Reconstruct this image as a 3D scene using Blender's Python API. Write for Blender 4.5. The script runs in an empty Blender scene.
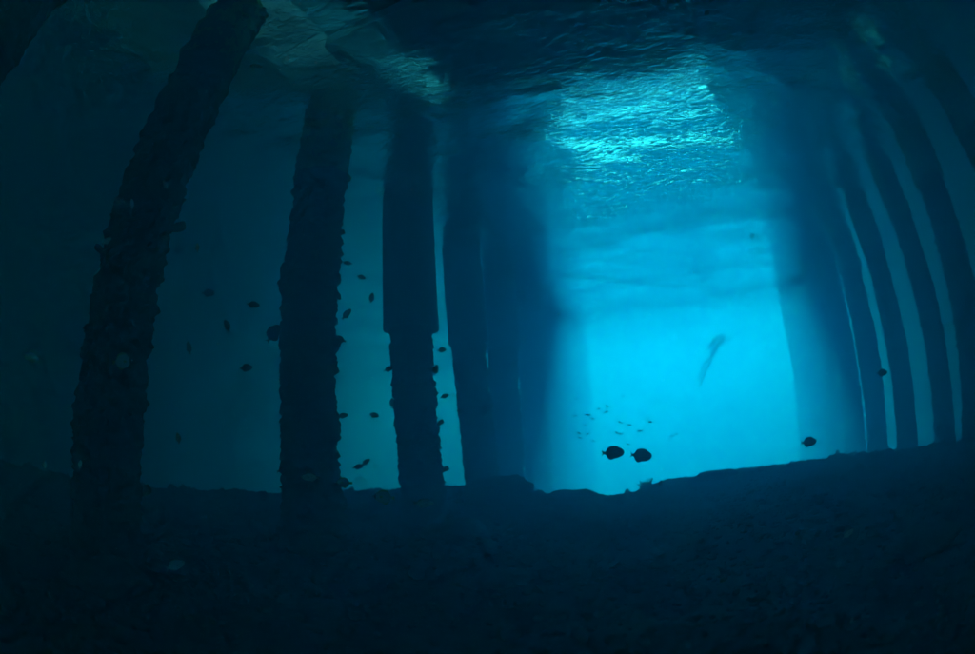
import bpy, bmesh, math, random
import numpy as np
from mathutils import Vector, Matrix, noise

random.seed(7)
rng = np.random.default_rng(7)
scene = bpy.context.scene
COL = scene.collection
R = math.radians

# ------------------------------------------------------------------ camera (fisheye, pitched up, slightly rolled)
cam_d = bpy.data.cameras.new('camera')
cam = bpy.data.objects.new('camera', cam_d)
COL.objects.link(cam)
cam_d.type = 'PANO'
cam_d.sensor_width = 36.0
cam_d.lens = 16.7
for holder in (cam_d, getattr(cam_d, 'cycles', None)):
    try:
        holder.panorama_type = 'FISHEYE_EQUISOLID'
        holder.fisheye_lens = 16.689
        holder.fisheye_fov = R(230)
    except Exception:
        pass
cam_d.dof.use_dof = True
cam_d.dof.focus_distance = 5.2
cam_d.dof.aperture_fstop = 0.45
cam_d.clip_start = 0.02
cam_d.clip_end = 500.0
CAM_Z = 1.25
fwd = Vector((-0.34651, 0.90227, 0.25658)).normalized()
rgt = Vector((0.92840, 0.36900, -0.04380)).normalized()
upv = rgt.cross(fwd).normalized()
rgt = fwd.cross(upv).normalized()
mw = Matrix((rgt, upv, -fwd)).transposed().to_4x4()
mw.translation = (0, 0, CAM_Z)
cam.matrix_world = mw
scene.camera = cam

# ------------------------------------------------------------------ sky, sun, exposure
SUN_EL, SUN_AZ = 56.0, 4.0          # the sun stands beyond the open end of the pier
world = bpy.data.worlds.new('World')
scene.world = world
world.use_nodes = True
wn = world.node_tree.nodes
wl = world.node_tree.links
wn.clear()
sky = wn.new('ShaderNodeTexSky')
sky.sky_type = 'NISHITA'
sky.sun_disc = False
sky.sun_elevation = R(SUN_EL)
sky.sun_rotation = R(SUN_AZ)
bg = wn.new('ShaderNodeBackground')
bg.inputs['Strength'].default_value = 0.15
wo = wn.new('ShaderNodeOutputWorld')
wl.new(sky.outputs[0], bg.inputs[0])
wl.new(bg.outputs[0], wo.inputs[0])

sun_d = bpy.data.lights.new('sun', 'SUN')
sun_d.energy = 5.0
sun_d.angle = R(0.5)
sun_d.color = (1.0, 0.97, 0.92)
sun = bpy.data.objects.new('sun', sun_d)
COL.objects.link(sun)
sd = Vector((math.sin(R(SUN_AZ)) * math.cos(R(SUN_EL)), math.cos(R(SUN_AZ)) * math.cos(R(SUN_EL)), math.sin(R(SUN_EL))))
sun.rotation_euler = sd.to_track_quat('Z', 'Y').to_euler()
sun.location = (0, 10, 30)

scene.view_settings.view_transform = 'Standard'
scene.view_settings.look = 'None'
scene.view_settings.exposure = 4.33
scene.view_settings.gamma = 1.0
scene.view_settings.use_curve_mapping = False
cy = scene.cycles
cy.use_denoising = True
cy.max_bounces = 10
cy.diffuse_bounces = 2
cy.glossy_bounces = 3
cy.transmission_bounces = 4
cy.transparent_max_bounces = 12
cy.volume_bounces = 2
cy.sample_clamp_indirect = 4.0
cy.sample_clamp_direct = 12.0
cy.caustics_reflective = False
cy.caustics_refractive = False
cy.use_adaptive_sampling = True
cy.adaptive_threshold = 0.01

# ------------------------------------------------------------------ numbers of the place (metres)
SURF = 6.0           # calm level of the sea surface above the seabed datum
DECK = 8.2           # underside of the pier deck
PIER_END = 19.0

# ------------------------------------------------------------------ helpers
def tag(o, label=None, cat=None, group=None, kind=None):
    if label: o['label'] = label
    if cat: o['category'] = cat
    if group: o['group'] = group
    if kind: o['kind'] = kind
    return o

def empty(name, loc=(0, 0, 0), rot=None):
    o = bpy.data.objects.new(name, None)
    COL.objects.link(o)
    o.location = loc
    o.empty_display_size = 0.2
    if rot is not None: o.rotation_euler = rot
    return o

def link(name, me, mat=None, parent=None, loc=(0, 0, 0)):
    o = bpy.data.objects.new(name, me)
    COL.objects.link(o)
    if mat is not None and not me.materials: me.materials.append(mat)
    if parent is not None: o.parent = parent
    o.location = loc
    return o

def grid_mesh(name, X, Y, Z, flip=False, wrap=False, smooth=True):
    """a mesh from 2-D arrays of coordinates; wrap joins the last column to the first"""
    n, m = X.shape
    co = np.stack([X, Y, Z], -1).reshape(-1, 3).astype(np.float32)
    cols = m if wrap else m - 1
    i = np.arange(n - 1)[:, None]; j = np.arange(cols)[None, :]
    j2 = (j + 1) % m
    q = np.stack([i * m + j, i * m + j2, (i + 1) * m + j2, (i + 1) * m + j], -1).reshape(-1, 4)
    if flip: q = q[:, ::-1]
    me = bpy.data.meshes.new(name)
    me.vertices.add(len(co)); me.vertices.foreach_set('co', co.ravel())
    nf = len(q)
    me.loops.add(nf * 4); me.loops.foreach_set('vertex_index', q.ravel().astype(np.int32))
    me.polygons.add(nf)
    me.polygons.foreach_set('loop_start', np.arange(0, nf * 4, 4, dtype=np.int32))
    me.polygons.foreach_set('use_smooth', np.full(nf, smooth, dtype=bool))
    me.update(calc_edges=True)
    me.validate()
    return me

def pyd(name, vs, fs, smooth=True):
    me = bpy.data.meshes.new(name)
    me.from_pydata([tuple(v) for v in vs], [], fs)
    me.update()
    if smooth:
        me.polygons.foreach_set('use_smooth', np.full(len(me.polygons), True, dtype=bool))
    return me

def box_mesh(name, x0, x1, y0, y1, z0, z1, bevel=0.02):
    bm = bmesh.new()
    bmesh.ops.create_cube(bm, size=1.0)
    for v in bm.verts:
        v.co = Vector((x0 + (v.co.x + .5) * (x1 - x0), y0 + (v.co.y + .5) * (y1 - y0), z0 + (v.co.z + .5) * (z1 - z0)))
    if bevel: bmesh.ops.bevel(bm, geom=bm.edges[:], offset=bevel, segments=2, affect='EDGES')
    me = bpy.data.meshes.new(name)
    bm.to_mesh(me); bm.free()
    return me

def fbm(x, y, z=0.0, s=1.0, o=4):
    return noise.fractal(Vector((x * s, y * s, z * s)), 1.0, 2.0, o)

# lattice value noise on arrays (fast)
_LAT = rng.random((64, 64, 64)).astype(np.float32) * 2 - 1
def vnoise(x, y, z):
    xi = np.floor(x).astype(int); yi = np.floor(y).astype(int); zi = np.floor(z).astype(int)
    fx, fy, fz = x - xi, y - yi, z - zi
    fx = fx * fx * (3 - 2 * fx); fy = fy * fy * (3 - 2 * fy); fz = fz * fz * (3 - 2 * fz)
    g = lambda a, b, c: _LAT[(xi + a) & 63, (yi + b) & 63, (zi + c) & 63]
    r = 0
    for a in (0, 1):
        for b in (0, 1):
            for c in (0, 1):
                r = r + g(a, b, c) * (fx if a else 1 - fx) * (fy if b else 1 - fy) * (fz if c else 1 - fz)
    return r
def fb(x, y, z, s=1.0, o=4, gain=.5):
    r = 0; a = 1.0; f = s
    for k in range(o):
        r = r + a * vnoise(x * f + 17.3 * k, y * f + 5.1 * k, z * f + 9.7 * k); a *= gain; f *= 2.03
    return r

# ------------------------------------------------------------------ materials
def principled(name, base, rough=0.8, spec=0.3):
    m = bpy.data.materials.new(name); m.use_nodes = True
    b = m.node_tree.nodes['Principled BSDF']
    b.inputs['Base Color'].default_value = (*base, 1)
    b.inputs['Roughness'].default_value = rough
    b.inputs['Specular IOR Level'].default_value = spec
    return m

def noisy(name, cols, scale=4.0, rough=0.85, bump=0.3, bscale=30.0, detail=6, stops=None, spec=.25):
    m = principled(name, cols[0], rough, spec)
    nt = m.node_tree; N = nt.nodes; Lk = nt.links
    b = N['Principled BSDF']
    tc = N.new('ShaderNodeTexCoord')
    nz = N.new('ShaderNodeTexNoise'); nz.inputs['Scale'].default_value = scale; nz.inputs['Detail'].default_value = detail
    nz.inputs['Roughness'].default_value = .65
    cr = N.new('ShaderNodeValToRGB')
    e = cr.color_ramp.elements
    st = stops or [0.32 + 0.38 * k / (len(cols) - 1) for k in range(len(cols))]
    while len(e) < len(cols): e.new(0.5)
    for k, c in enumerate(cols):
        e[k].position = st[k]; e[k].color = (*c, 1)
    Lk.new(tc.outputs['Object'], nz.inputs['Vector'])
    Lk.new(nz.outputs['Fac'], cr.inputs['Fac'])
    Lk.new(cr.outputs['Color'], b.inputs['Base Color'])
    n2 = N.new('ShaderNodeTexNoise'); n2.inputs['Scale'].default_value = bscale; n2.inputs['Detail'].default_value = 5
    bp = N.new('ShaderNodeBump'); bp.inputs['Strength'].default_value = bump; bp.inputs['Distance'].default_value = .03
    Lk.new(tc.outputs['Object'], n2.inputs['Vector'])
    Lk.new(n2.outputs['Fac'], bp.inputs['Height'])
    Lk.new(bp.outputs['Normal'], b.inputs['Normal'])
    return m

M = {}
M['growth'] = noisy('encrusted_growth', [(.035, .04, .03), (.09, .08, .05), (.05, .075, .045), (.17, .14, .11)], 5.0, .9, .8, 40, stops=[.3, .45, .58, .72])
M['growth_far'] = noisy('encrusted_growth_fine', [(.04, .045, .035), (.10, .09, .06), (.14, .13, .10)], 4.0, .9, .6, 25)
M['algae'] = noisy('green_algae', [(.10, .20, .05), (.20, .36, .10), (.28, .42, .16)], 7.0, .85, .8, 50)
M['concrete'] = noisy('concrete_jacket', [(.12, .125, .11), (.20, .20, .18), (.09, .11, .08)], 2.5, .85, .4, 35)
M['deck'] = noisy('deck_concrete', [(.16, .155, .14), (.24, .235, .22)], 1.5, .85, .2, 25)
M['pale'] = noisy('pale_concrete', [(.15, .16, .16), (.20, .21, .21)], 1.5, .8, .1, 25)
M['timber'] = noisy('dark_timber', [(.07, .055, .04), (.12, .095, .07)], 3.0, .85, .3, 40)
M['seabed'] = noisy('seabed_sand', [(.03, .033, .026), (.065, .065, .052), (.12, .118, .095), (.05, .055, .04)], 1.4, .95, .9, 22, 9)
M['rock'] = noisy('rock_growth', [(.05, .055, .045), (.13, .12, .10), (.09, .11, .07)], 4.0, .95, .8, 25)
M['coral'] = noisy('soft_coral', [(.10, .07, .06), (.20, .14, .10)], 6.0, .8, .5, 40)
M['sponge'] = noisy('sponge', [(.16, .10, .05), (.26, .17, .08)], 9.0, .9, .6, 60)
M['fish_dark'] = noisy('dark_fish_skin', [(.03, .035, .045), (.06, .065, .075)], 9.0, .45, .1, 90, spec=.5)
M['fish_fin'] = noisy('dark_fin', [(.025, .03, .04), (.05, .05, .06)], 9.0, .5, .1, 90)
M['fish_pale'] = noisy('pale_fish_skin', [(.72, .76, .75), (.88, .90, .88)], 9.0, .35, .1, 90, spec=.6)
M['fin_pale'] = noisy('pale_fin', [(.40, .45, .45), (.6, .62, .6)], 9.0, .5, .1, 90)
M['fin_yellow'] = noisy('yellow_fin', [(.65, .50, .06), (.75, .62, .10)], 9.0, .5, .1, 90)
M['eye'] = principled('fish_eye', (.01, .01, .01), .1, .6)
M['suit'] = noisy('black_neoprene', [(.015, .015, .018), (.03, .03, .035)], 12.0, .7, .1, 60)
M['fin_rubber'] = noisy('black_rubber_fin', [(.02, .02, .025), (.04, .04, .045)], 12.0, .5, .1, 60)
M['tank'] = noisy('painted_tank', [(.05, .055, .06), (.09, .09, .10)], 6.0, .35, .1, 60)
M['skin'] = noisy('skin', [(.42, .27, .20), (.5, .33, .25)], 8.0, .55, .1, 60)
M['glass'] = principled('mask_glass', (.03, .05, .06), .05, .6)

def water_surface_material():
    m = bpy.data.materials.new('sea_surface_water'); m.use_nodes = True
    nt = m.node_tree; N = nt.nodes; Lk = nt.links; N.clear()
    out = N.new('ShaderNodeOutputMaterial')
    tc = N.new('ShaderNodeTexCoord')
    mp = N.new('ShaderNodeMapping'); mp.inputs['Scale'].default_value = (1.0, 2.0, 1.0); mp.inputs['Rotation'].default_value = (0, 0, R(14))
    nz = N.new('ShaderNodeTexNoise'); nz.inputs['Scale'].default_value = 6.0; nz.inputs['Detail'].default_value = 4.0; nz.inputs['Roughness'].default_value = .55
    nz.inputs['Distortion'].default_value = .6
    bp = N.new('ShaderNodeBump'); bp.inputs['Strength'].default_value = 1.0; bp.inputs['Distance'].default_value = 0.012
    Lk.new(tc.outputs['Object'], mp.inputs[0]); Lk.new(mp.outputs[0], nz.inputs['Vector'])
    Lk.new(nz.outputs['Fac'], bp.inputs['Height'])
    geo = N.new('ShaderNodeNewGeometry')
    dot = N.new('ShaderNodeVectorMath'); dot.operation = 'DOT_PRODUCT'
    Lk.new(bp.outputs['Normal'], dot.inputs[0]); Lk.new(geo.outputs['Incoming'], dot.inputs[1])
    ab = N.new('ShaderNodeMath'); ab.operation = 'ABSOLUTE'; Lk.new(dot.outputs['Value'], ab.inputs[0])
    # total internal reflection below the critical angle, clear above it
    t1 = N.new('ShaderNodeMapRange'); t1.interpolation_type = 'SMOOTHSTEP'
    t1.inputs['From Min'].default_value = .658; t1.inputs['From Max'].default_value = .671
    t1.inputs['To Min'].default_value = 0.0; t1.inputs['To Max'].default_value = .96
    Lk.new(ab.outputs[0], t1.inputs['Value'])
    t2 = N.new('ShaderNodeMapRange'); t2.interpolation_type = 'SMOOTHSTEP'
    t2.inputs['From Min'].default_value = .72; t2.inputs['From Max'].default_value = .82
    t2.inputs['To Min'].default_value = 0.0; t2.inputs['To Max'].default_value = .8
    Lk.new(ab.outputs[0], t2.inputs['Value'])
    refr = N.new('ShaderNodeBsdfRefraction'); refr.inputs['IOR'].default_value = 1.333; refr.inputs['Roughness'].default_value = 0.0
    refr.inputs['Color'].default_value = (.04, .76, 1.0, 1)
    tran = N.new('ShaderNodeBsdfTransparent'); tran.inputs['Color'].default_value = (.10, .80, 1.0, 1)
    glos = N.new('ShaderNodeBsdfGlossy'); glos.inputs['Roughness'].default_value = 0.11
    glos.inputs['Color'].default_value = (.95, .98, 1, 1)
    for s in (refr, glos): Lk.new(bp.outputs['Normal'], s.inputs['Normal'])
    a = N.new('ShaderNodeMixShader'); b = N.new('ShaderNodeMixShader')
    Lk.new(t2.outputs[0], a.inputs['Fac']); Lk.new(refr.outputs[0], a.inputs[1]); Lk.new(tran.outputs[0], a.inputs[2])
    Lk.new(t1.outputs[0], b.inputs['Fac']); Lk.new(glos.outputs[0], b.inputs[1]); Lk.new(a.outputs[0], b.inputs[2])
    Lk.new(b.outputs[0], out.inputs['Surface'])
    return m
M['water'] = water_surface_material()

# ------------------------------------------------------------------ the water body (even volume), a closed box round everything
HAZE_DENSITY = 0.225
HAZE_COLOR = (.003, .43, .79)
HAZE_ABS = (0.0, .30, .74)
HAZE_G = 0.22
vm = bpy.data.materials.new('sea_water_volume'); vm.use_nodes = True
vn = vm.node_tree.nodes; vn.clear()
vo = vn.new('ShaderNodeOutputMaterial'); pv = vn.new('ShaderNodeVolumePrincipled')
pv.inputs['Color'].default_value = (*HAZE_COLOR, 1)
pv.inputs['Absorption Color'].default_value = (*HAZE_ABS, 1)
pv.inputs['Density'].default_value = HAZE_DENSITY
pv.inputs['Anisotropy'].default_value = HAZE_G
vm.node_tree.links.new(pv.outputs[0], vo.inputs['Volume'])
haze = link('haze', box_mesh('haze', -70, 70, -25, 100, -9.5, SURF - .20, 0), vm)
tag(haze, 'blue green sea water filling the whole place and fading far things', None, None, 'stuff')
haze.display_type = 'WIRE'

# ------------------------------------------------------------------ seabed: dark rubble plain, a low crest, then a slope down into open water
def axis(lo, hi, n, k):
    t = np.linspace(-1, 1, n)
    s = np.sinh(k * t) / np.sinh(k)
    return np.where(s < 0, s * lo, s * hi)

def bed_height(x, y):
    z = 0.12 * fb(x, y, 0 * x, .45, 3) + 0.075 * fb(x, y, 0 * x + 3, 1.6, 4) + .02 * np.abs(fb(x, y, 0 * x + 7, 7.0, 3))
    r = np.hypot(x, y)
    ang = np.degrees(np.arctan2(x, y))
    crest_r = 10.0 + .5 * np.sin(ang * .11)
    # crest height read along the ridge
    ch = np.interp(ang, [-95, -60, -40, -24, -20, -13, -5, 0, 6, 13, 18, 25, 40, 90], [.12, .12, .18, .26, .14, .0, -.04, .07, .10, .09, .03, .0, -.1, -.15])
    g = np.exp(-((r - crest_r) / 1.6) ** 2)
    z = z * (1 - .55 * g) + (ch) * g + .07 * g * np.abs(fb(x, y, 0 * x + 11, 2.2, 3))
    e = np.maximum(r - crest_r - .25, 0) * np.clip((y + 6) / 4, 0, 1)
    z = z - .9 * (1 - np.exp(-e / 1.0)) - np.minimum(.33 * e, 7.0)
    # scour hollows and mounds about the pilings near the camera
    z = z + .16 * np.exp(-((x + 4.3) ** 2 + (y - 1.4) ** 2) / .7) + .12 * np.exp(-((x + 3.9) ** 2 + (y - 4.0) ** 2) / .8)
    z = z + .18 * np.exp(-((x + 3.0) ** 2 + (y - 7.4) ** 2) / 1.2)
    return z

ax = axis(60, 60, 420, 3.2)
ay = axis(22, 90, 420, 3.4)
GX, GY = np.meshgrid(ax, ay)
GZ = bed_height(GX, GY)
bed = link('seabed', grid_mesh('seabed', GX, GY, GZ), M['seabed'])
tag(bed, 'dark rubble and sand seabed rising to a low ridge beyond the pilings', None, None, 'structure')
def bz(x, y): return float(bed_height(np.array([[x]], float), np.array([[y]], float))[0, 0])

# ------------------------------------------------------------------ sea surface: real ripples seen from below
wx = axis(68, 68, 620, 3.0)
wy = axis(24, 95, 720, 3.0)
WX, WY = np.meshgrid(wx, wy)
c, s_ = math.cos(R(14)), math.sin(R(14))
U = WX * c + WY * s_; V = -WX * s_ + WY * c
WZ = SURF + .020 * fb(U * .5, V * 1.0, 0 * U, 1.3, 3) + .009 * fb(U * .55, V * 1.1, 0 * U + 5, 4.5, 2) + .020 * np.sin(V * 1.1 + 1.5 * fb(U * .2, V * .2, 0 * U + 9, 1.0, 2))
WZ = WZ + .02 * np.clip((WY - 12) / 4, 0, 1) * np.sin(V * 1.3 + 2.2 * fb(U * .25, V * .15, 0 * U + 4, 1.0, 2))
surf = link('water_surface', grid_mesh('water_surface', WX, WY, WZ), M['water'])
tag(surf, 'rippled underside of the sea surface with bright sky glints', None, None, 'structure')

# ------------------------------------------------------------------ pilings
def column_mesh(name, x0, x1, zb, zt, rad, seed, na=64, nz=220, rough=.06, ridge=.05, zref0=0.0, zref1=6.0, flare=0.0, bulge=None):
    """an encrusted round column whose axis runs from x0 (at z 0) to x1 (at z 6), local origin at x0"""
    th = np.linspace(0, 2 * np.pi, na, endpoint=False)
    zz = np.linspace(zb, zt, nz)
    TH, ZZ = np.meshgrid(th, zz)
    cxx = (x1 - x0) * (ZZ - zref0) / (zref1 - zref0)
    ux, uy = np.cos(TH), np.sin(TH)
    a = fb(ux * .6 + seed * 3.7, uy * .6 + seed, ZZ * .55, 1.3, 3)
    b = np.abs(fb(ux * rad * 3 + seed, uy * rad * 3, ZZ * 3.0, 2.0, 4, .6))
    k = np.clip(vnoise(ux * rad * 8 + seed, uy * rad * 8, ZZ * 7), .35, 1) - .35
    rr = rad * (1 + rough * a + ridge * b) + ridge * .9 * k * rad
    if flare: rr = rr + flare * np.exp(-(ZZ - zb - .25) / .35) * (ZZ > zb + .1)
    if bulge is not None: rr = rr + bulge(ZZ)
    return grid_mesh(name, cxx + rr * ux, rr * uy, ZZ, wrap=True)

def clump_mesh(name, spots, seed):
    """many small knobbly growths (oysters, sea squirts, sponge lumps) joined in one mesh"""
    r = random.Random(seed)
    ico = bmesh.new(); bmesh.ops.create_icosphere(ico, subdivisions=1, radius=1.0)
    bv = [v.co.copy() for v in ico.verts]; bf = [[v.index for v in f.verts] for f in ico.faces]; ico.free()
    vs, fs = [], []
    for (p, nrm, sz) in spots:
        q = nrm.to_track_quat('Z', 'Y')
        o = len(vs); e = (r.uniform(.6, 1.1), r.uniform(.6, 1.1), r.uniform(.5, 1.5))
        for v in bv:
            w = Vector((v.x * e[0], v.y * e[1], v.z * e[2])) * (1 + r.uniform(-.3, .3)) * sz
            vs.append(p + q @ w)
        fs += [[o + i for i in f] for f in bf]
    return pyd(name, vs, fs, False)

def piling(x, y, x6, rad, label, seed, near=0, group=None, jacket=None, zb=None, algae=True):
    cut = group == LG and y < 8                    # the left row is cut off at the waterline
    top = SURF + .06 if cut else DECK - .02
    zb0 = bz(x, y) - .5 if zb is None else zb
    root = empty('piling', (x, y, 0))
    tag(root, label, 'piling', group)
    na, nz = ((96, 420), (64, 260), (36, 120))[2 - near] if near else (36, 120)
    ztop = SURF - .35 if algae else DECK
    rr = (.07, .05) if near else (.05, .05)
    lower_top = jacket[0] + .15 if jacket else top
    shaft = column_mesh('shaft', x, x6, zb0, lower_top, rad, seed, na, nz, .13 if near == 2 else .08, .22 if near == 2 else .17 if near else .16, flare=.13 if near == 2 else .06)
    link('shaft', shaft, M['growth'] if near else M['growth_far'], root)
    if jacket:
        jz, jr = jacket
        jm = column_mesh('concrete_jacket', x, x6, jz, top, jr, seed + 9, 48, 120, .015, .02)
        # close the lower rim
        bm = bmesh.new(); bm.from_mesh(jm)
        bm.edges.ensure_lookup_table()
        low = [e for e in bm.edges if e.is_boundary and max(v.co.z for v in e.verts) < jz + .05]
        if low:
            ret = bmesh.ops.extrude_edge_only(bm, edges=low)
            nv = [g for g in ret['geom'] if isinstance(g, bmesh.types.BMVert)]
            cxx = (x6 - x) * jz / 6.0
            for v in nv: v.co = Vector((cxx + (v.co.x - cxx) * .6, v.co.y * .6, v.co.z + .03))
        bm.to_mesh(jm); bm.free()
        link('concrete_jacket', jm, M['concrete'], root)
    elif algae:
        am = column_mesh('algae_band', x, x6, SURF - 1.0, SURF + (.05 if cut else .25), rad * 1.12, seed + 4, na, 60, .10, .16)
        link('algae_band', am, M['algae'], root)
    if cut:
        rj = (jacket[1] if jacket else rad * 1.1) * 1.02
        n_ = 40; vs = []; fs = []; cx6 = (x6 - x)
        for i in range(9):
            q = i / 8 * math.pi / 2
            for k in range(n_):
                a = 6.2832 * k / n_; rr_ = rj * math.cos(q) * (1 + .10 * noise.noise(Vector((math.cos(a) * 2 + seed, math.sin(a) * 2, i * .4)))) + .002
                vs.append((cx6 + rr_ * math.cos(a), rr_ * math.sin(a), top + .01 + .16 * math.sin(q)))
        for i in range(8):
            for k in range(n_): fs.append([i * n_ + k, i * n_ + (k + 1) % n_, (i + 1) * n_ + (k + 1) % n_, (i + 1) * n_ + k])
        link('algae_cap', pyd('algae_cap', vs, fs), M['algae'], root)
    if near:
        r = random.Random(seed); spots = []
        n = 900 if near == 2 else 420
        for k in range(n):
            z = r.uniform(zb0 + .4, (jacket[0] if jacket else SURF - .6)); a = r.uniform(0, 6.283)
            if fbm(math.cos(a) * 1.5 + seed, math.sin(a) * 1.5, z * 1.1, 1.0, 2) < -.12: continue
            cx = (x6 - x) * z / 6.0
            d = Vector((math.cos(a), math.sin(a), r.uniform(-.5, .3))).normalized()
            spots.append((Vector((cx + rad * 1.03 * math.cos(a), rad * 1.03 * math.sin(a), z)), d, r.uniform(.012, .05) * (1.0 if r.random() < .9 else 1.7)))
        g = link('encrustation', clump_mesh('encrustation', spots, seed), M['rock'], root)
        g['kind'] = 'stuff'
        for k in range(7 if near == 2 else 3):
            z = r.uniform(.5, 4.6 if not jacket else 2.4); a = r.uniform(0, 6.283); cx = (x6 - x) * z / 6.0
            sp = sponge_mesh(r)
            o = link('sponge', sp, M['sponge'], root, (cx + rad * 1.02 * math.cos(a), rad * 1.02 * math.sin(a), z))
            o.rotation_euler = Vector((math.cos(a), math.sin(a), .5)).to_track_quat('Z', 'Y').to_euler()
    return root

def sponge_mesh(r):
    """a short open tube sponge"""
    h = r.uniform(.08, .16); w = r.uniform(.03, .05); prof = [(w * .7, 0), (w, h * .4), (w * 1.1, h * .8), (w * .9, h), (w * .55, h * .97), (w * .45, h * .5), (0.002, h * .45)]
    n = 12
    vs = [(p[0] * math.cos(6.283 * k / n) * (1 + .1 * r.uniform(-1, 1)), p[0] * math.sin(6.283 * k / n), p[1]) for p in prof for k in range(n)]
    fs = [[i * n + k, i * n + (k + 1) % n, (i + 1) * n + (k + 1) % n, (i + 1) * n + k] for i in range(len(prof) - 1) for k in range(n)]
    return pyd('sponge', vs, fs)

LG = 'pilings of the left row'
RG = 'pilings of the right row'
piling(-3.95, -1.25, -4.0, .42, 'black out of focus piling cut by the upper left corner of the picture', 21, 1, LG)
piling(-4.22, 1.41, -3.62, .31, 'nearest piling, black and thickly encrusted, leaning at the far left', 1, 2, LG)
piling(-3.90, 4.05, -4.12, .335, 'straight dark encrusted piling with fish at both edges, second from left', 2, 2, LG)
piling(-3.86, 6.69, -4.16, .345, 'piling with a wide concrete jacket ending in a clear step halfway up', 3, 1, LG, jacket=(3.30, .50))
piling(-3.85, 9.33, -4.20, .36, 'hazy piling just right of the clearly stepped concrete jacketed one, beyond the bright slot', 4, 0, LG, jacket=(3.55, .47), zb=-1)
piling(-4.15, 11.97, -4.19, .40, 'hazy piling between two thin bright slits in the left row', 5, 0, LG, jacket=(3.9, .50), zb=-1.6)
piling(-4.05, 14.61, -4.05, .42, 'hazy piling right of the last thin bright slit in the left row', 6, 0, LG, jacket=(3.9, .52), zb=-3)
piling(-4.0, 17.25, -4.0, .33, 'very faint piling at the bright left edge of the opening, last but one there', 7, 0, LG, jacket=(3.6, .37), zb=-5)
piling(-4.0, 19.4, -4.0, .30, 'farthest and faintest piling of the left row, at the edge of the opening', 8, 0, LG, jacket=(3.6, .37), zb=-6)
piling(-3.98, 22.1, -3.98, .32, 'ghostly piling beyond the left row, its right edge melting into the glow', 9, 0, LG, jacket=(3.7, .38), zb=-7)
piling(-3.95, 24.8, -3.95, .32, 'last ghostly piling on the left, deepest in the bright glow', 10, 0, LG, jacket=(3.7, .38), zb=-8)
piling(7.10, 5.29, 7.30, .36, 'nearest dark piling of the right row, curving out of the right edge near the top', 31, 1, RG)
piling(6.70, 7.19, 7.08, .33, 'dark blue piling running down to the right edge, second of the right row', 32, 1, RG)
piling(7.18, 9.09, 7.10, .29, 'hazy blue piling between two bright bands in the right row', 33, 0, RG, zb=-1)
piling(7.12, 10.99, 7.02, .31, 'fainter blue piling of the right row behind a small dark fish', 34, 0, RG, zb=-1)
piling(7.08, 12.90, 7.05, .35, 'very faint piling of the right row next to the bright opening', 35, 0, RG, zb=-2)
piling(7.08, 14.80, 7.05, .38, 'last but one barely visible piling of the right row', 36, 0, RG, zb=-3)
piling(7.08, 16.70, 7.05, .34, 'barely visible piling of the right row before the ghostly ones', 37, 0, RG, zb=-4)
piling(7.10, 18.60, 7.05, .32, 'ghostly piling beyond the right row, melting into the glow', 38, 0, RG, zb=-5)
piling(7.08, 20.50, 7.05, .32, 'last ghostly piling on the right, hardly visible in the glow', 39, 0, RG, zb=-6)

# ------------------------------------------------------------------ pier deck above the water, plus added blockers for sun and sky
def deck(x0, x1, y0, y1, ny, label, seed, beam_step=2.64, beam_y0=-1.23, nx=1):
    root = empty('pier_deck', ((x0 + x1) / 2, (y0 + y1) / 2, DECK))
    tag(root, label, 'pier deck')
    ox, oy = -(x0 + x1) / 2, -(y0 + y1) / 2
    step = (y1 - y0) / ny; wx_ = (x1 - x0) / nx
    for i in range(nx):
        for k in range(ny):
            a = y0 + k * step
            me = box_mesh('deck_slab', x0 + i * wx_ + ox + .004, x0 + (i + 1) * wx_ + ox - .004, a + oy + .03, a + step + oy - .03, .34, .62, .015)
            link('deck_slab', me, M['deck'], root)
    y = beam_y0
    while y < y1:
        if y > y0 + .3:
            cuts = [x0 + .02] + [g for gx in (-20, -6.6, 9.3, 20) if x0 < gx - .3 and gx + .3 < x1 for g in (gx - .203, gx + .203)] + [x1 - .02]
            for c0, c1 in zip(cuts[::2], cuts[1::2]):
                link('cap_beam', box_mesh('cap_beam', c0 + ox, c1 + ox, y - .28 + oy, y + .28 + oy, -.03, .337, .02), M['timber'], root)
        y += beam_step
    return root
d1 = deck(-4.5, 8.6, -24, 16.6, 12, 'long dark pier deck overhead ending at the bright opening', 1)
d2 = deck(-62, -5.9, -24, 16.6, 12, 'second dark pier deck overhead beyond the left row of pilings', 2)
d3 = deck(8.62, 50, -24, 16.6, 12, 'third dark pier deck overhead beyond the right row of pilings', 3)
d4 = deck(-62, -3.3, 16.64, 22, 2, 'far dark deck head over the faint end of the left row', 4)
d5 = deck(7.3, 50, 16.64, 21, 2, 'far dark deck head over the faint end of the right row', 5)
d6 = deck(-62, -20, 22.04, 32, 2, 'added farthest dark deck stretch overhead, dimming the far left', 6)  # stretch added to darken the water at far left
d8 = deck(-7.5, -3.3, 22.36, 26, 1, 'narrow dark deck head over the ghostly last pilings on the left', 8)
d9 = deck(8.2, 13.4, 21.04, 23, 1, 'narrow dark deck head over the ghostly last pilings on the right', 9)
d7 = deck(13.5, 50, 21.04, 32, 2, 'added farthest dark deck stretch overhead, dimming the far right', 7)  # added to dim the glow between the right row's pilings
for k in range(2):  # slabs added to shut bright sky out of the slot's far end
    o = link('deck_slab', box_mesh('deck_slab', -5.87, -4.53, 10.6 + 3 * k, 13.56 + 3 * k, DECK + .34, DECK + .62, .015), M['deck'], d2)
    o.location = (-d2.location.x, -d2.location.y, -d2.location.z)
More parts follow.
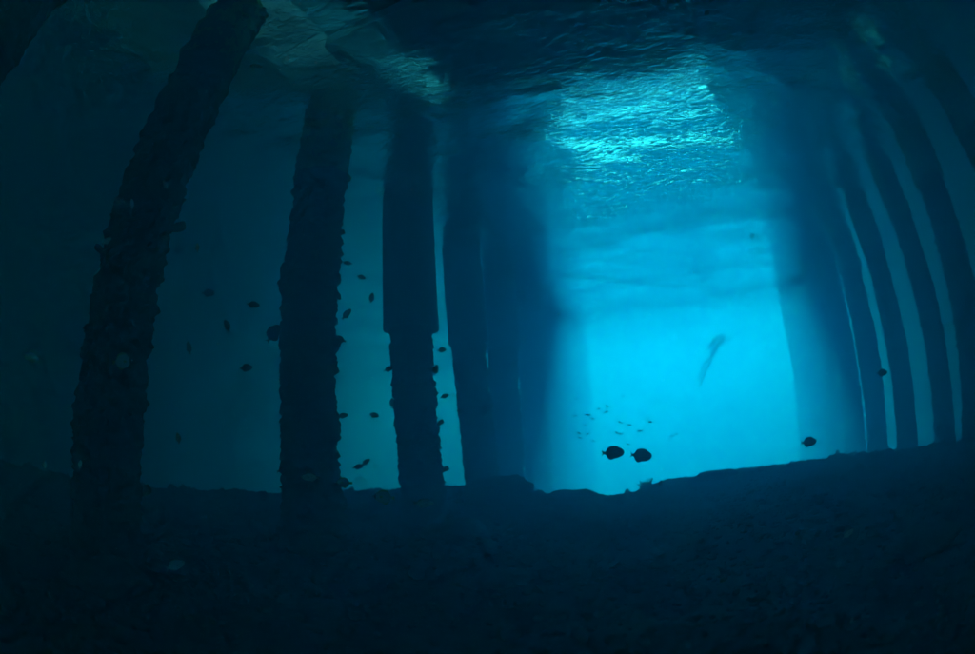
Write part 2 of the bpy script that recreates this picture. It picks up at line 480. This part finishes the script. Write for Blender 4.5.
def side_baffle(root, x, y0, y1, zb):  # added beams hung low to block sky glints from the sides
    n = 6
    for k in range(n):
        a = y0 + (y1 - y0) * k / n; b = y0 + (y1 - y0) * (k + 1) / n
        o = link('glint_baffle', box_mesh('glint_baffle', x - .2, x + .2, a + .01, b - .01, zb, DECK + .30, .02), M['deck'], root)
        o.location = (-root.location.x, -root.location.y, -root.location.z)
side_baffle(d2, -6.6, -22, 15.8, SURF + .16)
side_baffle(d3, 9.3, -22, 15.8, SURF + .20)
side_baffle(d2, -20, -22, 15.8, SURF + .2)
side_baffle(d3, 20, -22, 15.8, SURF + .2)
side_baffle(d4, -6.6, 16.8, 21.8, SURF + .16)
def end_baffle(root, x0, x1, y, zb, n):  # added cross beams cutting off low sky at the deck ends
    for k in range(n):
        a = x0 + (x1 - x0) * k / n; b = x0 + (x1 - x0) * (k + 1) / n
        o = link('end_baffle', box_mesh('end_baffle', a + .01, b - .01, y, y + .3, zb, DECK + .96, .02), M['deck'], root)
        o.location = (-root.location.x, -root.location.y, -root.location.z)
end_baffle(d1, -3.2, 7.2, 16.62, SURF + 1.75, 3)
end_baffle(d4, -60, -3.4, 22.02, SURF + .12, 12)
shade_roof = empty('added_shade_roof', (0, 0, 0))  # roof added to block the sun and bounce dim light into the slot
tag(shade_roof, 'added pale roof shading the slot between two dark pier decks, dim through the ripples', 'added roof')
for k in range(8):
    a = -19.5 + k * 5.0
    link('shade_roof_panel', box_mesh('shade_roof_panel', -13, 11, a + .01, a + 4.98, 12.4, 12.65, .01), M['pale'], shade_roof)
for yy in (-15, -5, 5, 15):
    for xx in (-1.2, 10.5):
        link('shade_roof_post', box_mesh('shade_roof_post', xx - .12, xx + .12, yy - .12, yy + .12, 9.12, 12.398, .01), M['timber'], shade_roof)

# ------------------------------------------------------------------ rocks, rubble and coral on the seabed
def rock_mesh(r, sx, sy, sz, sub=4, seed=0):
    bm = bmesh.new(); bmesh.ops.create_icosphere(bm, subdivisions=sub, radius=1.0)
    for v in bm.verts:
        n = v.co.normalized()
        d = 1 + .30 * noise.fractal(n * 1.5 + Vector((seed, 0, 0)), 1.0, 2.0, 3) + .10 * noise.fractal(n * 6 + Vector((0, seed, 0)), 1.0, 2.0, 3)
        v.co = Vector((n.x * sx, n.y * sy, max(n.z, -.35) * sz)) * d
    me = bpy.data.meshes.new('rock'); bm.to_mesh(me); bm.free()
    me.polygons.foreach_set('use_smooth', np.full(len(me.polygons), True, dtype=bool))
    return me
ROCKS = [
    (-2.55, 5.2, .50, .40, .16, 'low dark rock mound on the seabed between the second piling and the open floor'),
    (-1.45, 3.7, .38, .26, .11, 'low dark rock nearer the camera at bottom centre'),
    (-3.1, 8.3, .75, .45, .26, 'flat topped dark rock block closing the foot of the bright narrow slot'),
    (-1.9, 9.4, .55, .35, .14, 'low rock on the ridge just right of the left row of pilings'),
    (1.15, 9.9, .55, .30, .12, 'low rock crowning the ridge under the bright glow, left of two'),
    (2.9, 9.6, .45, .30, .11, 'small rock crowning the ridge under the bright glow, right of two'),
    (-3.55, 1.1, .40, .34, .17, 'dark rock heaped at the foot of the nearest piling'),
    (-3.45, 3.55, .34, .30, .15, 'dark rock heaped at the foot of the second piling'),
    (2.3, 3.2, .42, .30, .12, 'low black rock in the dark foreground at lower right'),
    (4.1, 4.6, .50, .36, .15, 'larger black rock in the dark at far right'),
]
for k, (x, y, a, b, h, lab) in enumerate(ROCKS):
    o = link('rock', rock_mesh(random, a, b, h, 4, k * 3.1), M['rock'], None, (x, y, bz(x, y) + h * .1))
    o.rotation_euler = (0, 0, random.uniform(0, 6.28))
    tag(o, lab, 'rock', 'rocks on the seabed')

def rubble(n, seed):
    r = random.Random(seed)
    ico = bmesh.new(); bmesh.ops.create_icosphere(ico, subdivisions=1, radius=1.0)
    bv = np.array([v.co[:] for v in ico.verts]); bf = np.array([[v.index for v in f.verts] for f in ico.faces]); ico.free()
    g = np.random.default_rng(seed)
    rr = .9 + 10.5 * g.random(n) ** .8; aa = np.radians(g.uniform(-115, 70, n))
    X = rr * np.sin(aa); Y = rr * np.cos(aa)
    dens = fb(X, Y, 0 * X + 2, .5, 2)
    keep = dens > g.uniform(-1.0, .5, n); X = X[keep]; Y = Y[keep]; n = len(X)
    Z = bed_height(X[None], Y[None])[0]
    S = np.exp(g.normal(-3.7, .5, n)); S = np.clip(S, .008, .09)
    V = bv[None] * (1 + g.uniform(-.28, .28, (n, len(bv), 1)))
    V = V * (S[:, None, None] * g.uniform(.5, 1.4, (n, 1, 3)))
    V[..., 2] *= .7
    ph = g.uniform(0, 6.28, n); c, s = np.cos(ph)[:, None], np.sin(ph)[:, None]
    V = np.stack([V[..., 0] * c - V[..., 1] * s, V[..., 0] * s + V[..., 1] * c, V[..., 2]], -1)
    V += np.stack([X, Y, Z + S * .2], -1)[:, None]
    F = (bf[None] + (np.arange(n) * len(bv))[:, None, None]).reshape(-1, 3)
    me = bpy.data.meshes.new('rubble')
    me.vertices.add(n * len(bv)); me.vertices.foreach_set('co', V.reshape(-1).astype(np.float32))
    me.loops.add(len(F) * 3); me.loops.foreach_set('vertex_index', F.ravel().astype(np.int32))
    me.polygons.add(len(F)); me.polygons.foreach_set('loop_start', np.arange(0, len(F) * 3, 3, dtype=np.int32))
    me.update(calc_edges=True)
    return me
tag(link('rubble', rubble(26000, 5), M['rock']), 'small stones, shell and coral rubble strewn over the dark seabed', None, None, 'stuff')

def branch_coral(name, x, y, h, seed, label, n=26):
    r = random.Random(seed); vs, fs = [], []
    def tube(p, d, L, w, depth):
        q = p; k = 4
        for i in range(k + 1):
            t = i / k; c = p + d * L * t + Vector((0, 0, .15 * L * t * t))
            fr = d.to_track_quat('Z', 'Y')
            base = len(vs)
            for j in range(6):
                a = j / 6 * 6.283; vs.append(c + fr @ Vector((math.cos(a), math.sin(a), 0)) * w * (1 - .6 * t))
            if i:
                for j in range(6): fs.append([base - 6 + j, base - 6 + (j + 1) % 6, base + (j + 1) % 6, base + j])
            q = c
        if depth:
            for _ in range(3):
                d2 = (d + Vector((r.uniform(-.8, .8), r.uniform(-.8, .8), r.uniform(-.1, .6)))).normalized()
                tube(p + d * L * r.uniform(.5, 1), d2, L * .6, w * .6, depth - 1)
    for _ in range(n):
        d = Vector((r.uniform(-1, 1), r.uniform(-1, 1), r.uniform(.5, 1.4))).normalized()
        tube(Vector((0, 0, -.03)), d, h * r.uniform(.5, .9), h * .05, 2)
    root = link(name, pyd(name, vs, fs), M['coral'], None, (x, y, bz(x, y) + .02))
    tag(root, label, 'coral', 'soft corals on the ridge')
branch_coral('soft_coral', -.34, 9.75, .20, 1, 'small bushy coral on the ridge crest below the pair of dark fish')
branch_coral('soft_coral', -.75, 9.7, .10, 2, 'tiny coral tuft on the ridge left of the bushy coral')
branch_coral('soft_coral', 2.2, 9.6, .12, 3, 'small coral tuft on the ridge at right, under the lone surgeonfish')

# ------------------------------------------------------------------ fish
def loft(sections, n=14):
    """closed body from (x, half height up, half height down, half width, z centre)"""
    vs, fs = [], []
    for (x, hu, hd, w, zc) in sections:
        for k in range(n):
            a = 2 * math.pi * k / n; c, s = math.cos(a), math.sin(a)
            vs.append((x, w * c * (abs(c) ** .15 if c else 1), zc + (hu if s > 0 else hd) * s))
    m = len(sections)
    for i in range(m - 1):
        for k in range(n):
            fs.append([i * n + k, i * n + (k + 1) % n, (i + 1) * n + (k + 1) % n, (i + 1) * n + k])
    fs.append(list(range(n))[::-1]); fs.append([(m - 1) * n + k for k in range(n)])
    return vs, fs

def fin_mesh(name, outline, t, y=0.0, dy=None):
    """a thin ray fin: outline in the x-z plane, thicker at the root, closed solid"""
    n = len(outline)
    cx = sum(p[0] for p in outline) / n; cz = sum(p[1] for p in outline) / n
    vs = []
    for s in (1, -1):
        for i, (x, z) in enumerate(outline):
            vs.append((x, y + s * t * .35 + (dy(x, z) if dy else 0), z))
        vs.append((cx, y + s * t + (dy(cx, cz) if dy else 0), cz))
    fs = []
    for i in range(n):
        j = (i + 1) % n
        fs.append([i, j, n]); fs.append([n + 1 + j, n + 1 + i, 2 * n + 1]); fs.append([j, i, n + 1 + i, n + 1 + j])
    return pyd(name, vs, fs, True)

SHAPES = {
    # body half height, half width, tail style
    'surgeon': dict(h=.30, w=.085, prof=[(.50, .035), (.48, .10), (.42, .175), (.31, .245), (.15, .285), (-.02, .29), (-.16, .265), (-.27, .20), (-.34, .11), (-.375, .055), (-.40, .042)], tail=.15, fork=.06),
    'damsel': dict(h=.25, w=.09, prof=[(.50, .035), (.475, .09), (.41, .155), (.29, .21), (.13, .24), (-.03, .24), (-.17, .21), (-.28, .145), (-.35, .075), (-.39, .045)], tail=.14, fork=.05),
    'butterfly': dict(h=.33, w=.07, prof=[(.52, .015), (.47, .035), (.42, .08), (.33, .18), (.20, .27), (.04, .325), (-.12, .31), (-.25, .22), (-.33, .09), (-.38, .045)], tail=.10, fork=.01),
    'pale': dict(h=.21, w=.085, prof=[(.50, .02), (.46, .07), (.38, .13), (.26, .18), (.10, .21), (-.06, .20), (-.20, .15), (-.30, .09), (-.36, .05), (-.40, .035)], tail=.14, fork=.06),
}
MATS = {'surgeon': ('fish_dark', 'fish_fin', 'fish_fin'), 'damsel': ('fish_dark', 'fish_fin', 'fish_fin'),
        'butterfly': ('fish_pale', 'fin_yellow', 'fin_yellow'), 'pale': ('fish_pale', 'fin_pale', 'fin_pale')}
FNAME = {'surgeon': 'surgeonfish', 'damsel': 'damselfish', 'butterfly': 'butterflyfish', 'pale': 'pale_fish'}
_fish = {}
def fish_parts(kind):
    if kind in _fish: return _fish[kind]
    S = SHAPES[kind]; bm_, tm, fm = MATS[kind]
    secs = []
    pr = S['prof']
    for (x, h) in pr:
        w = S['w'] * min(1, (h / S['h']) ** .75) * (1.0 if x > -.2 else .8)
        secs.append((x, h, h * .97, max(w, .008), .01 * (x > .3)))
    vs, fs = loft(secs)
    body = pyd('body', vs, fs); body.materials.append(M[bm_])
    hx = lambda x: float(np.interp(x, [p[0] for p in pr][::-1], [p[1] for p in pr][::-1]))
    t = S['tail']; f = S['fork']
    tail = fin_mesh('tail_fin', [(-.375, .035), (-.44, .08), (-.50 - f * .5, t), (-.52 - f * .2, t * .75), (-.49 + f * .3, 0), (-.52 - f * .2, -t * .75), (-.50 - f * .5, -t), (-.44, -.08), (-.375, -.035)], .010)
    tail.materials.append(M[tm])
    dx = [.26, .16, .04, -.08, -.20, -.30]
    dor = fin_mesh('dorsal_fin', [(x, hx(x) - .02) for x in dx[::-1]] + [(x, hx(x) + e) for x, e in zip(dx, (.015, .06, .065, .065, .075, .035))], .008)
    dor.materials.append(M[fm])
    ax_ = [.02, -.08, -.18, -.30]
    ana = fin_mesh('anal_fin', [(x, -hx(x) * .97 + .02) for x in ax_] + [(x, -hx(x) * .97 - e) for x, e in zip(ax_[::-1], (.03, .075, .07, .02))], .008)
    ana.materials.append(M[fm])
    pecs = []
    for s in (1, -1):
        w0 = S['w'] * .85
        pe = fin_mesh('pectoral_fin', [(.20, .0), (.13, .05), (.05, .045), (.03, -.01), (.08, -.06), (.17, -.05)], .004, s * w0, dy=lambda x, z, s=s: s * (.20 - x) * .45)
        pe.materials.append(M[fm]); pecs.append(pe)
    eyes = []
    for s in (1, -1):
        bm = bmesh.new(); bmesh.ops.create_uvsphere(bm, u_segments=10, v_segments=6, radius=.022)
        x = .40; w = S['w'] * (hx(x) / S['h']) ** .75
        for v in bm.verts: v.co = Vector((v.co.x + x, v.co.y * .5 + s * w * .92, v.co.z + .035))
        me = bpy.data.meshes.new('eye'); bm.to_mesh(me); bm.free(); me.materials.append(M['eye']); eyes.append(me)
    parts = [('body', body), ('tail_fin', tail), ('dorsal_fin', dor), ('anal_fin', ana)] + [('pectoral_fin', p) for p in pecs] + [('eye', e) for e in eyes]
    if kind in ('butterfly',):
        # dark rear edge band on the body
        band_secs = [(x, hx(x) + .004, hx(x) * .97 + .004, S['w'] * (hx(x) / S['h']) ** .75 + .004, .01 * (x > .3)) for x in (.435, .42, .40, .375, .355)]
        v2, f2 = loft(band_secs); b2 = pyd('eye_band', v2, f2); b2.materials.append(M['fish_dark']); parts.append(('eye_band', b2))
    _fish[kind] = parts
    return parts

def fish_matrix(p, hd, L):
    P = Vector(p); h = Vector(hd).normalized()
    view = (P - Vector((0, 0, CAM_Z))).normalized()
    lat = view - h * view.dot(h); lat.normalize()       # swims across the view
    up = h.cross(lat).normalized()
    if up.z < 0: lat = -lat; up = -up
    m = Matrix((h, lat, up)).transposed().to_4x4()
    m.translation = P
    return m, L
def put_fish(p, hd, L, kind, label, group):
    m, L = fish_matrix(p, hd, L)
    root = empty(FNAME[kind])
    q = m.to_quaternion() @ Vector((0, 0, 1)).rotation_difference(Vector((0, random.uniform(-.25, .25), 1)).normalized())
    root.rotation_mode = 'QUATERNION'; root.rotation_quaternion = q; root.location = p; root.scale = (L, L * random.uniform(.85, 1.15), L * random.uniform(.84, 1.06))
    tag(root, label, 'fish', group)
    for nm, me in fish_parts(kind):
        o = bpy.data.objects.new(nm, me); COL.objects.link(o); o.parent = root
        if nm == 'tail_fin': o.rotation_euler = (0, 0, random.uniform(-.05, .05))
    return root
GROUPS = {'surgeon': 'dark surgeonfish in open water', 'damsel': 'small dark fish around the pilings', 'butterfly': 'pale butterflyfish with yellow fins', 'pale': 'pale fish in the dark water'}
FISH=[
 (-0.66,6.36,1.00, 0.99,0.10,-0.06, 0.311,'surgeon','dark round surgeonfish hovering low in the bright water, left one of the close pair'),
 (-0.30,7.18,0.88, 0.98,0.03,-0.21, 0.338,'surgeon','dark oval surgeonfish following close to the right of its near twin'),
 (-3.24,2.79,2.28, 0.52,0.31,0.79, 0.194,'surgeon','dark surgeonfish nosing steeply up against the left edge of the second piling'),
 (-3.18,3.84,2.73, 0.64,0.24,0.73, 0.149,'damsel','small dark damselfish slanting upward right of the second piling, higher of the two beside it'),
 (-3.28,3.85,2.45, -0.68,-0.67,0.29, 0.151,'damsel','dark damselfish half hidden at the right edge of the second piling below its slanting neighbour'),
 (-3.29,3.79,2.96, 0.25,0.57,-0.78, 0.117,'damsel','tiny dark damselfish diving at the right edge of the second piling'),
 (-3.93,5.34,3.49, 0.30,-0.17,0.94, 0.154,'damsel','dark fish held upright in the gap beside the jacketed piling'),
 (-5.08,6.08,4.60, -0.76,-0.65,0.03, 0.173,'damsel','faint small fish swimming left, highest in the gap right of the second piling'),
 (-4.87,6.25,4.33, 0.69,0.67,-0.28, 0.171,'damsel','faint small fish just below and right of the highest one in the gap'),
 (-3.23,6.10,2.42, 0.32,-0.01,0.95, 0.171,'damsel','dark upright fish in the narrow green gap right of the jacketed piling'),
 (-3.32,6.56,2.06, 0.86,0.40,0.32, 0.147,'damsel','small dark fish at mid height in the narrow green gap'),
 (-3.55,7.59,1.89, 0.90,0.43,-0.03, 0.130,'damsel','tiny fish against the fourth piling edge beside the narrow green gap'),
 (-3.56,6.97,2.93, 0.90,0.44,0.07, 0.159,'damsel','small flat looking fish just under the concrete jacket edge in the narrow gap'),
 (-3.58,5.31,2.35, 0.81,0.48,0.34, 0.145,'damsel','small dark fish by the left edge of the jacketed piling just below its jacket'),
 (-3.63,5.47,1.88, 0.14,-0.02,0.99, 0.146,'damsel','dark fish tight against the lower left edge of the jacketed piling'),
 (-5.56,7.68,1.90, 0.79,0.59,-0.16, 0.210,'damsel','faint fish floating mid gap between second piling and jacketed piling'),
 (-3.39,4.06,1.60, 0.76,0.62,0.19, 0.119,'damsel','dark fish against the right edge of the second piling, level with the mid gap fish'),
 (-4.58,6.06,0.98, 0.64,0.51,0.57, 0.171,'damsel','dark fish low in the gap, upper one of a tight pair near the seabed'),
 (-4.93,6.29,0.88, 0.75,0.60,0.27, 0.197,'damsel','lower left fish of a tight dark pair low in the gap'),
 (-5.00,3.86,3.16, 0.60,0.80,-0.03, 0.197,'damsel','dark slim fish left of the second piling above the steep surgeonfish'),
 (-5.34,4.08,2.32, 0.62,0.77,0.16, 0.203,'damsel','dark oval fish in dim water left of the second piling, level with the jacket end'),
 (-6.09,4.17,3.08, -0.14,-0.57,0.81, 0.213,'damsel','faint dark fish held upright in dim water between first and second piling'),
 (-5.99,3.39,2.55, 0.01,-0.34,0.94, 0.190,'damsel','faint upright fish in dim water nearest the right side of the first piling'),
 (-6.52,3.96,3.66, 0.55,0.83,0.13, 0.242,'damsel','barely visible fish high in dim water between first and second piling'),
 (-3.77,1.68,2.00, 0.33,0.89,-0.31, 0.116,'damsel','dark fish touching the right edge of the first piling'),
 (-3.69,3.36,0.96, 0.65,0.73,0.21, 0.136,'damsel','dark fish low against the left edge of the second piling'),
 (4.02,6.91,1.53, 0.86,-0.50,-0.09, 0.214,'damsel','dark fish swimming in front of the third hazy piling on the right'),
 (2.72,7.71,0.65, 0.94,-0.34,-0.08, 0.287,'surgeon','dark oval surgeonfish alone above the seabed ridge on the right'),
 (-0.02,7.94,0.31, 0.55,0.10,0.83, 0.137,'damsel','small round dark fish hovering just above the ridge beside the bushy coral'),
 (-2.51,3.58,0.75, -0.82,-0.56,0.09, 0.211,'butterfly','pale butterflyfish with yellow rear low between second piling and jacketed piling'),
 (-2.82,3.36,0.89, -0.77,-0.64,0.02, 0.165,'butterfly','pale butterflyfish with yellow rear at the foot of the second piling right edge'),
 (-2.28,3.95,0.66, 0.87,0.50,-0.02, 0.200,'pale','pale grey fish at the foot of the jacketed piling'),
 (-2.92,3.00,0.95, -0.72,-0.70,0.01, 0.168,'pale','dim pale fish crossing in front of the second piling near its base'),
 (-3.77,2.06,1.23, -0.10,-0.17,0.98, 0.098,'pale','faint pale fish in dark water right of the lower first piling'),
 (-3.09,1.58,0.27, 0.34,0.88,0.33, 0.174,'pale','dim pale fish close to the seabed right of the first piling foot'),
 (-2.36,0.32,1.51, -0.14,-0.99,-0.06, 0.097,'pale','pale fish alone in black water far left of the first piling'),
 (-3.24,1.22,1.73, 0.37,0.90,0.22, 0.169,'butterfly','pale butterflyfish in front of the middle of the first piling'),
 (-3.20,0.89,2.87, -0.25,-0.97,0.04, 0.100,'pale','small pale fish left of the upper first piling, left one of two'),
 (-3.17,1.00,2.87, 0.24,-0.54,0.81, 0.085,'pale','small upright pale fish touching the upper first piling, right one of two'),
 (-3.42,0.94,2.62, 0.43,0.62,0.65, 0.093,'pale','small pale fish below the pair left of the upper first piling'),
 (-2.68,1.06,2.86, 0.00,-0.83,0.55, 0.068,'pale','tiny pale fish on the dark upper part of the first piling'),
 (-3.48,1.90,2.91, 0.22,-0.37,0.90, 0.081,'pale','tiny faint fish in dim water right of the upper first piling'),
 (-2.56,1.43,4.25, -0.58,-0.81,-0.11, 0.113,'pale','pale fish high under the surface right of the first piling top'),
 (-3.53,0.63,0.91, -0.10,-0.05,0.99, 0.063,'pale','faint fish in black water left of the lower first piling, left one of two'),
 (-3.46,0.94,0.95, -0.01,0.25,0.97, 0.068,'pale','faint fish in black water against the lower first piling, right one of two'),
 (1.29,2.79,0.37, 0.84,-0.23,0.49, 0.098,'pale','pale fish tilted upward over the dark seabed at right'),
 (1.05,2.07,0.09, 0.55,0.18,0.82, 0.035,'pale','tiny pale fish low over the dark seabed at far lower right'),
]
TINY=[
 (-1.85,10.03,1.76, 0.98,0.18,0.11, 0.112),
 (-1.50,9.64,1.74, 0.97,0.16,-0.17, 0.127),
 (-1.70,11.77,1.73, 0.93,0.15,-0.33, 0.135),
 (-1.34,10.22,1.88, 0.98,0.12,0.19, 0.103),
 (-1.40,12.23,1.90, 0.98,0.10,0.19, 0.153),
 (-1.31,11.80,2.03, 0.92,0.13,-0.38, 0.122),
 (-1.02,12.05,1.58, -0.89,-0.09,0.44, 0.142),
 (-0.74,11.49,1.47, 0.93,0.07,-0.37, 0.128),
 (-0.90,9.73,1.29, -0.86,-0.08,0.50, 0.101),
 (-0.97,11.57,1.26, -0.98,-0.08,-0.20, 0.128),
 (-1.89,10.53,2.19, -0.97,-0.19,0.14, 0.103),
 (-1.83,10.25,1.37, 0.89,0.16,-0.43, 0.114),
 (-1.95,12.34,1.35, -0.98,-0.15,-0.09, 0.118),
 (-1.68,11.40,1.15, 0.98,0.14,-0.16, 0.112),
 (-1.98,11.22,1.26, -0.92,-0.16,0.35, 0.123),
 (-0.82,11.20,2.19, 0.97,0.05,0.24, 0.105),
 (-0.17,9.68,1.45, 0.95,0.02,-0.30, 0.113),
 (0.35,12.08,1.06, 0.97,-0.03,-0.26, 0.119),
 (0.42,10.87,1.11, 0.97,-0.04,-0.24, 0.102),
 (-0.51,12.38,1.29, -0.99,-0.04,-0.09, 0.162),
 (-0.66,9.53,1.03, -0.97,-0.06,0.25, 0.092),
 (-1.85,11.30,1.57, 0.95,0.16,-0.26, 0.112),
]
for (x, y, z, hx_, hy_, hz_, L, kind, lab) in FISH:
    put_fish((x, y, z), (hx_, hy_, hz_), L, kind, lab, GROUPS[kind])
tiny_vs, tiny_fs = loft([(.5, .02, .02, .015, 0), (.35, .12, .11, .06, 0), (.1, .17, .16, .08, 0), (-.15, .12, .12, .05, 0), (-.32, .04, .04, .02, 0), (-.4, .05, .05, .012, 0), (-.52, .14, .14, .008, 0)], 8)
tiny_me = pyd('tiny_fish', tiny_vs, tiny_fs); tiny_me.materials.append(M['fish_dark'])
for (x, y, z, hx_, hy_, hz_, L) in TINY:
    m, L = fish_matrix((x, y, z), (hx_, hy_, hz_), L)
    o = bpy.data.objects.new('tiny_fish', tiny_me); COL.objects.link(o)
    o.matrix_world = m @ Matrix.Scale(L, 4)
    tag(o, 'tiny dark fish in the loose school above the ridge, left in the bright glow', 'fish', 'loose school of tiny fish in the glow')

# ------------------------------------------------------------------ a diver far out in the glow
def skin_body(J, E_, root_i, name, mat, sub=2):
    me = bpy.data.meshes.new(name)
    me.from_pydata([j[:3] for j in J], E_, [])
    o = bpy.data.objects.new('skin_tmp', me); COL.objects.link(o)
    md = o.modifiers.new('skin', 'SKIN'); md.use_smooth_shade = True
    for i, j in enumerate(J):
        sv = me.skin_vertices[0].data[i]; r = j[3]
        sv.radius = r if isinstance(r, tuple) else (r, r)
        sv.use_root = (i == root_i)
    sb = o.modifiers.new('sub', 'SUBSURF'); sb.levels = sub; sb.render_levels = sub
    dg = bpy.context.evaluated_depsgraph_get(); dg.update()
    out = bpy.data.meshes.new_from_object(o.evaluated_get(dg)); out.name = name
    bpy.data.objects.remove(o); bpy.data.meshes.remove(me)
    out.materials.clear(); out.materials.append(mat)
    return out

def diver(loc, head_dir, back_dir, label, spread=.22, bend=.3, arms=.9):
    """prone swimming diver: +X towards the head, +Z the back"""
    J = []; E_ = []
    def j(x, y, z, r, p=None):
        J.append((x, y, z, r)); i = len(J) - 1
        if p is not None: E_.append((p, i))
        return i
    pelvis = j(0, 0, 0, (.13, .11))
    waist = j(.17, 0, .0, (.12, .10), pelvis)
    chest = j(.38, 0, .01, (.16, .12), waist)
    neckb = j(.53, 0, .03, (.075, .07), chest)
    neck = j(.60, 0, .045, .058, neckb)
    skull = j(.68, 0, .055, (.085, .095), neck)
    crown = j(.80, 0, .06, (.075, .085), skull)
    for s in (1, -1):
        sh = j(.46, s * .17, .0, .062, chest)
        el = j(.46 + .10 * arms, s * .36, -.14, .044, sh)
        wr = j(.46 + .30 * arms, s * .30, -.28, .032, el)
        palm = j(.46 + .37 * arms, s * .29, -.31, (.038, .02), wr)
        for f, (dy, L) in enumerate(((-.03, .07), (-.01, .085), (.01, .08), (.03, .065))):
            k1 = j(.46 + .37 * arms + L * .6, s * .29 + dy, -.33, .010, palm)
            j(.46 + .37 * arms + L, s * .29 + dy, -.36, .008, k1)
        t1 = j(.46 + .39 * arms, s * .29 - s * .05, -.32, .011, palm)
        j(.46 + .42 * arms, s * .29 - s * .065, -.34, .009, t1)
        hp = j(-.08, s * .10, -.01, .092, pelvis)
        kn = j(-.50, s * (.12 + spread * .3), -.10 - s * spread * .4, .062, hp)
        an = j(-.90, s * (.12 + spread * .35), .02 - bend * .2 - s * spread * .7, .040, kn)
        j(-.98, s * (.12 + spread * .35), .0 - bend * .2 - s * spread * .72, .042, an)
    body = skin_body(J, E_, 0, 'body', M['suit'])
    root = empty('person')
    X = Vector(head_dir).normalized(); Z = Vector(back_dir); Z = (Z - X * Z.dot(X)).normalized(); Y = Z.cross(X)
    m = Matrix((X, Y, Z)).transposed()
    root.rotation_mode = 'QUATERNION'; root.rotation_quaternion = m.to_quaternion(); root.location = loc
    tag(root, label, 'person')
    link('body', body, None, root)
    # air tank along the back with a domed end and a valve
    prof = [(-.02, .02), (-.015, .07), (.02, .088), (.30, .09), (.54, .088), (.585, .06), (.60, .028), (.64, .025), (.65, .04), (.68, .04), (.685, .01)]
    n = 16
    vs = [(x - .08, rr * math.cos(6.283 * k / n), .225 + rr * math.sin(6.283 * k / n)) for x, rr in prof for k in range(n)]
    fs = [[i * n + k, i * n + (k + 1) % n, (i + 1) * n + (k + 1) % n, (i + 1) * n + k] for i in range(len(prof) - 1) for k in range(n)]
    fs += [list(range(n))[::-1], [(len(prof) - 1) * n + k for k in range(n)]]
    link('air_tank', pyd('air_tank', vs, fs), M['tank'], root)
    # mask: frame box with a lens
    mk = link('diving_mask', box_mesh('diving_mask', .74, .84, -.08, .08, -.085, -.025, .02), M['fin_rubber'], root)
    link('lens', box_mesh('lens', .75, .83, -.065, .065, -.092, -.080, .004), M['glass'], mk)
    rg = link('regulator', box_mesh('regulator', .66, .73, -.04, .04, -.12, -.05, .018), M['fin_rubber'], root)
    hs = skin_body([(.70, .03, -.09, .012), (.66, .16, -.02, .012), (.58, .17, .12, .012), (.56, .03, .22, .012)], [(0, 1), (1, 2), (2, 3)], 0, 'hose', M['fin_rubber'], 1)
    link('hose', hs, None, root)
    for s in (1, -1):
        ax0, ay0, az0 = -.98, s * (.12 + spread * .35), .0 - bend * .2 - s * spread * .72
        out = [(0, -.05), (-.12, -.075), (-.40, -.105), (-.56, -.11), (-.60, 0), (-.56, .11), (-.40, .105), (-.12, .075), (0, .05)]
        n = len(out); vs = []
        for t in (1, -1):
            for (x, y) in out: vs.append((ax0 + x, ay0 + y, az0 + x * .25 + t * (.022 * (1 + x / .62) + .004)))
        fs = [list(range(n)), [n + k for k in range(n)][::-1]] + [[i, n + i, n + (i + 1) % n, (i + 1) % n] for i in range(n)]
        link('swim_fin', pyd('swim_fin', vs, fs, False), M['fin_rubber'], root)
    return root
diver((2.70, 18.6, 4.20), (.62, .25, .72), (-.6, -.2, .75), 'faint scuba diver swimming up and away in the bright glow, fins trailing', .22, .3)

# ------------------------------------------------------------------ drifting specks
def specks(n, seed):
    g = np.random.default_rng(seed)
    ov = np.array([(1, 0, 0), (-1, 0, 0), (0, 1, 0), (0, -1, 0), (0, 0, 1), (0, 0, -1)], float)
    of = np.array([(0, 2, 4), (2, 1, 4), (1, 3, 4), (3, 0, 4), (2, 0, 5), (1, 2, 5), (3, 1, 5), (0, 3, 5)])
    rr = .8 + 6 * g.random(n); aa = np.radians(g.uniform(-105, 60, n))
    X = rr * np.sin(aa); Y = rr * np.cos(aa); Z = g.uniform(.3, 5.7, n)
    S = np.clip(np.exp(g.normal(-6.0, .45, n)), .001, .006)
    V = (ov[None] * S[:, None, None] * g.uniform(.5, 1.3, (n, 6, 1)) + np.stack([X, Y, Z], -1)[:, None]).reshape(-1, 3)
    F = (of[None] + (np.arange(n) * 6)[:, None, None]).reshape(-1, 3)
    return pyd('suspended_specks', V.tolist(), F.tolist(), False)
tag(link('suspended_specks', specks(2600, 3), M['fish_pale']), 'fine pale specks drifting in the water', None, None, 'stuff')
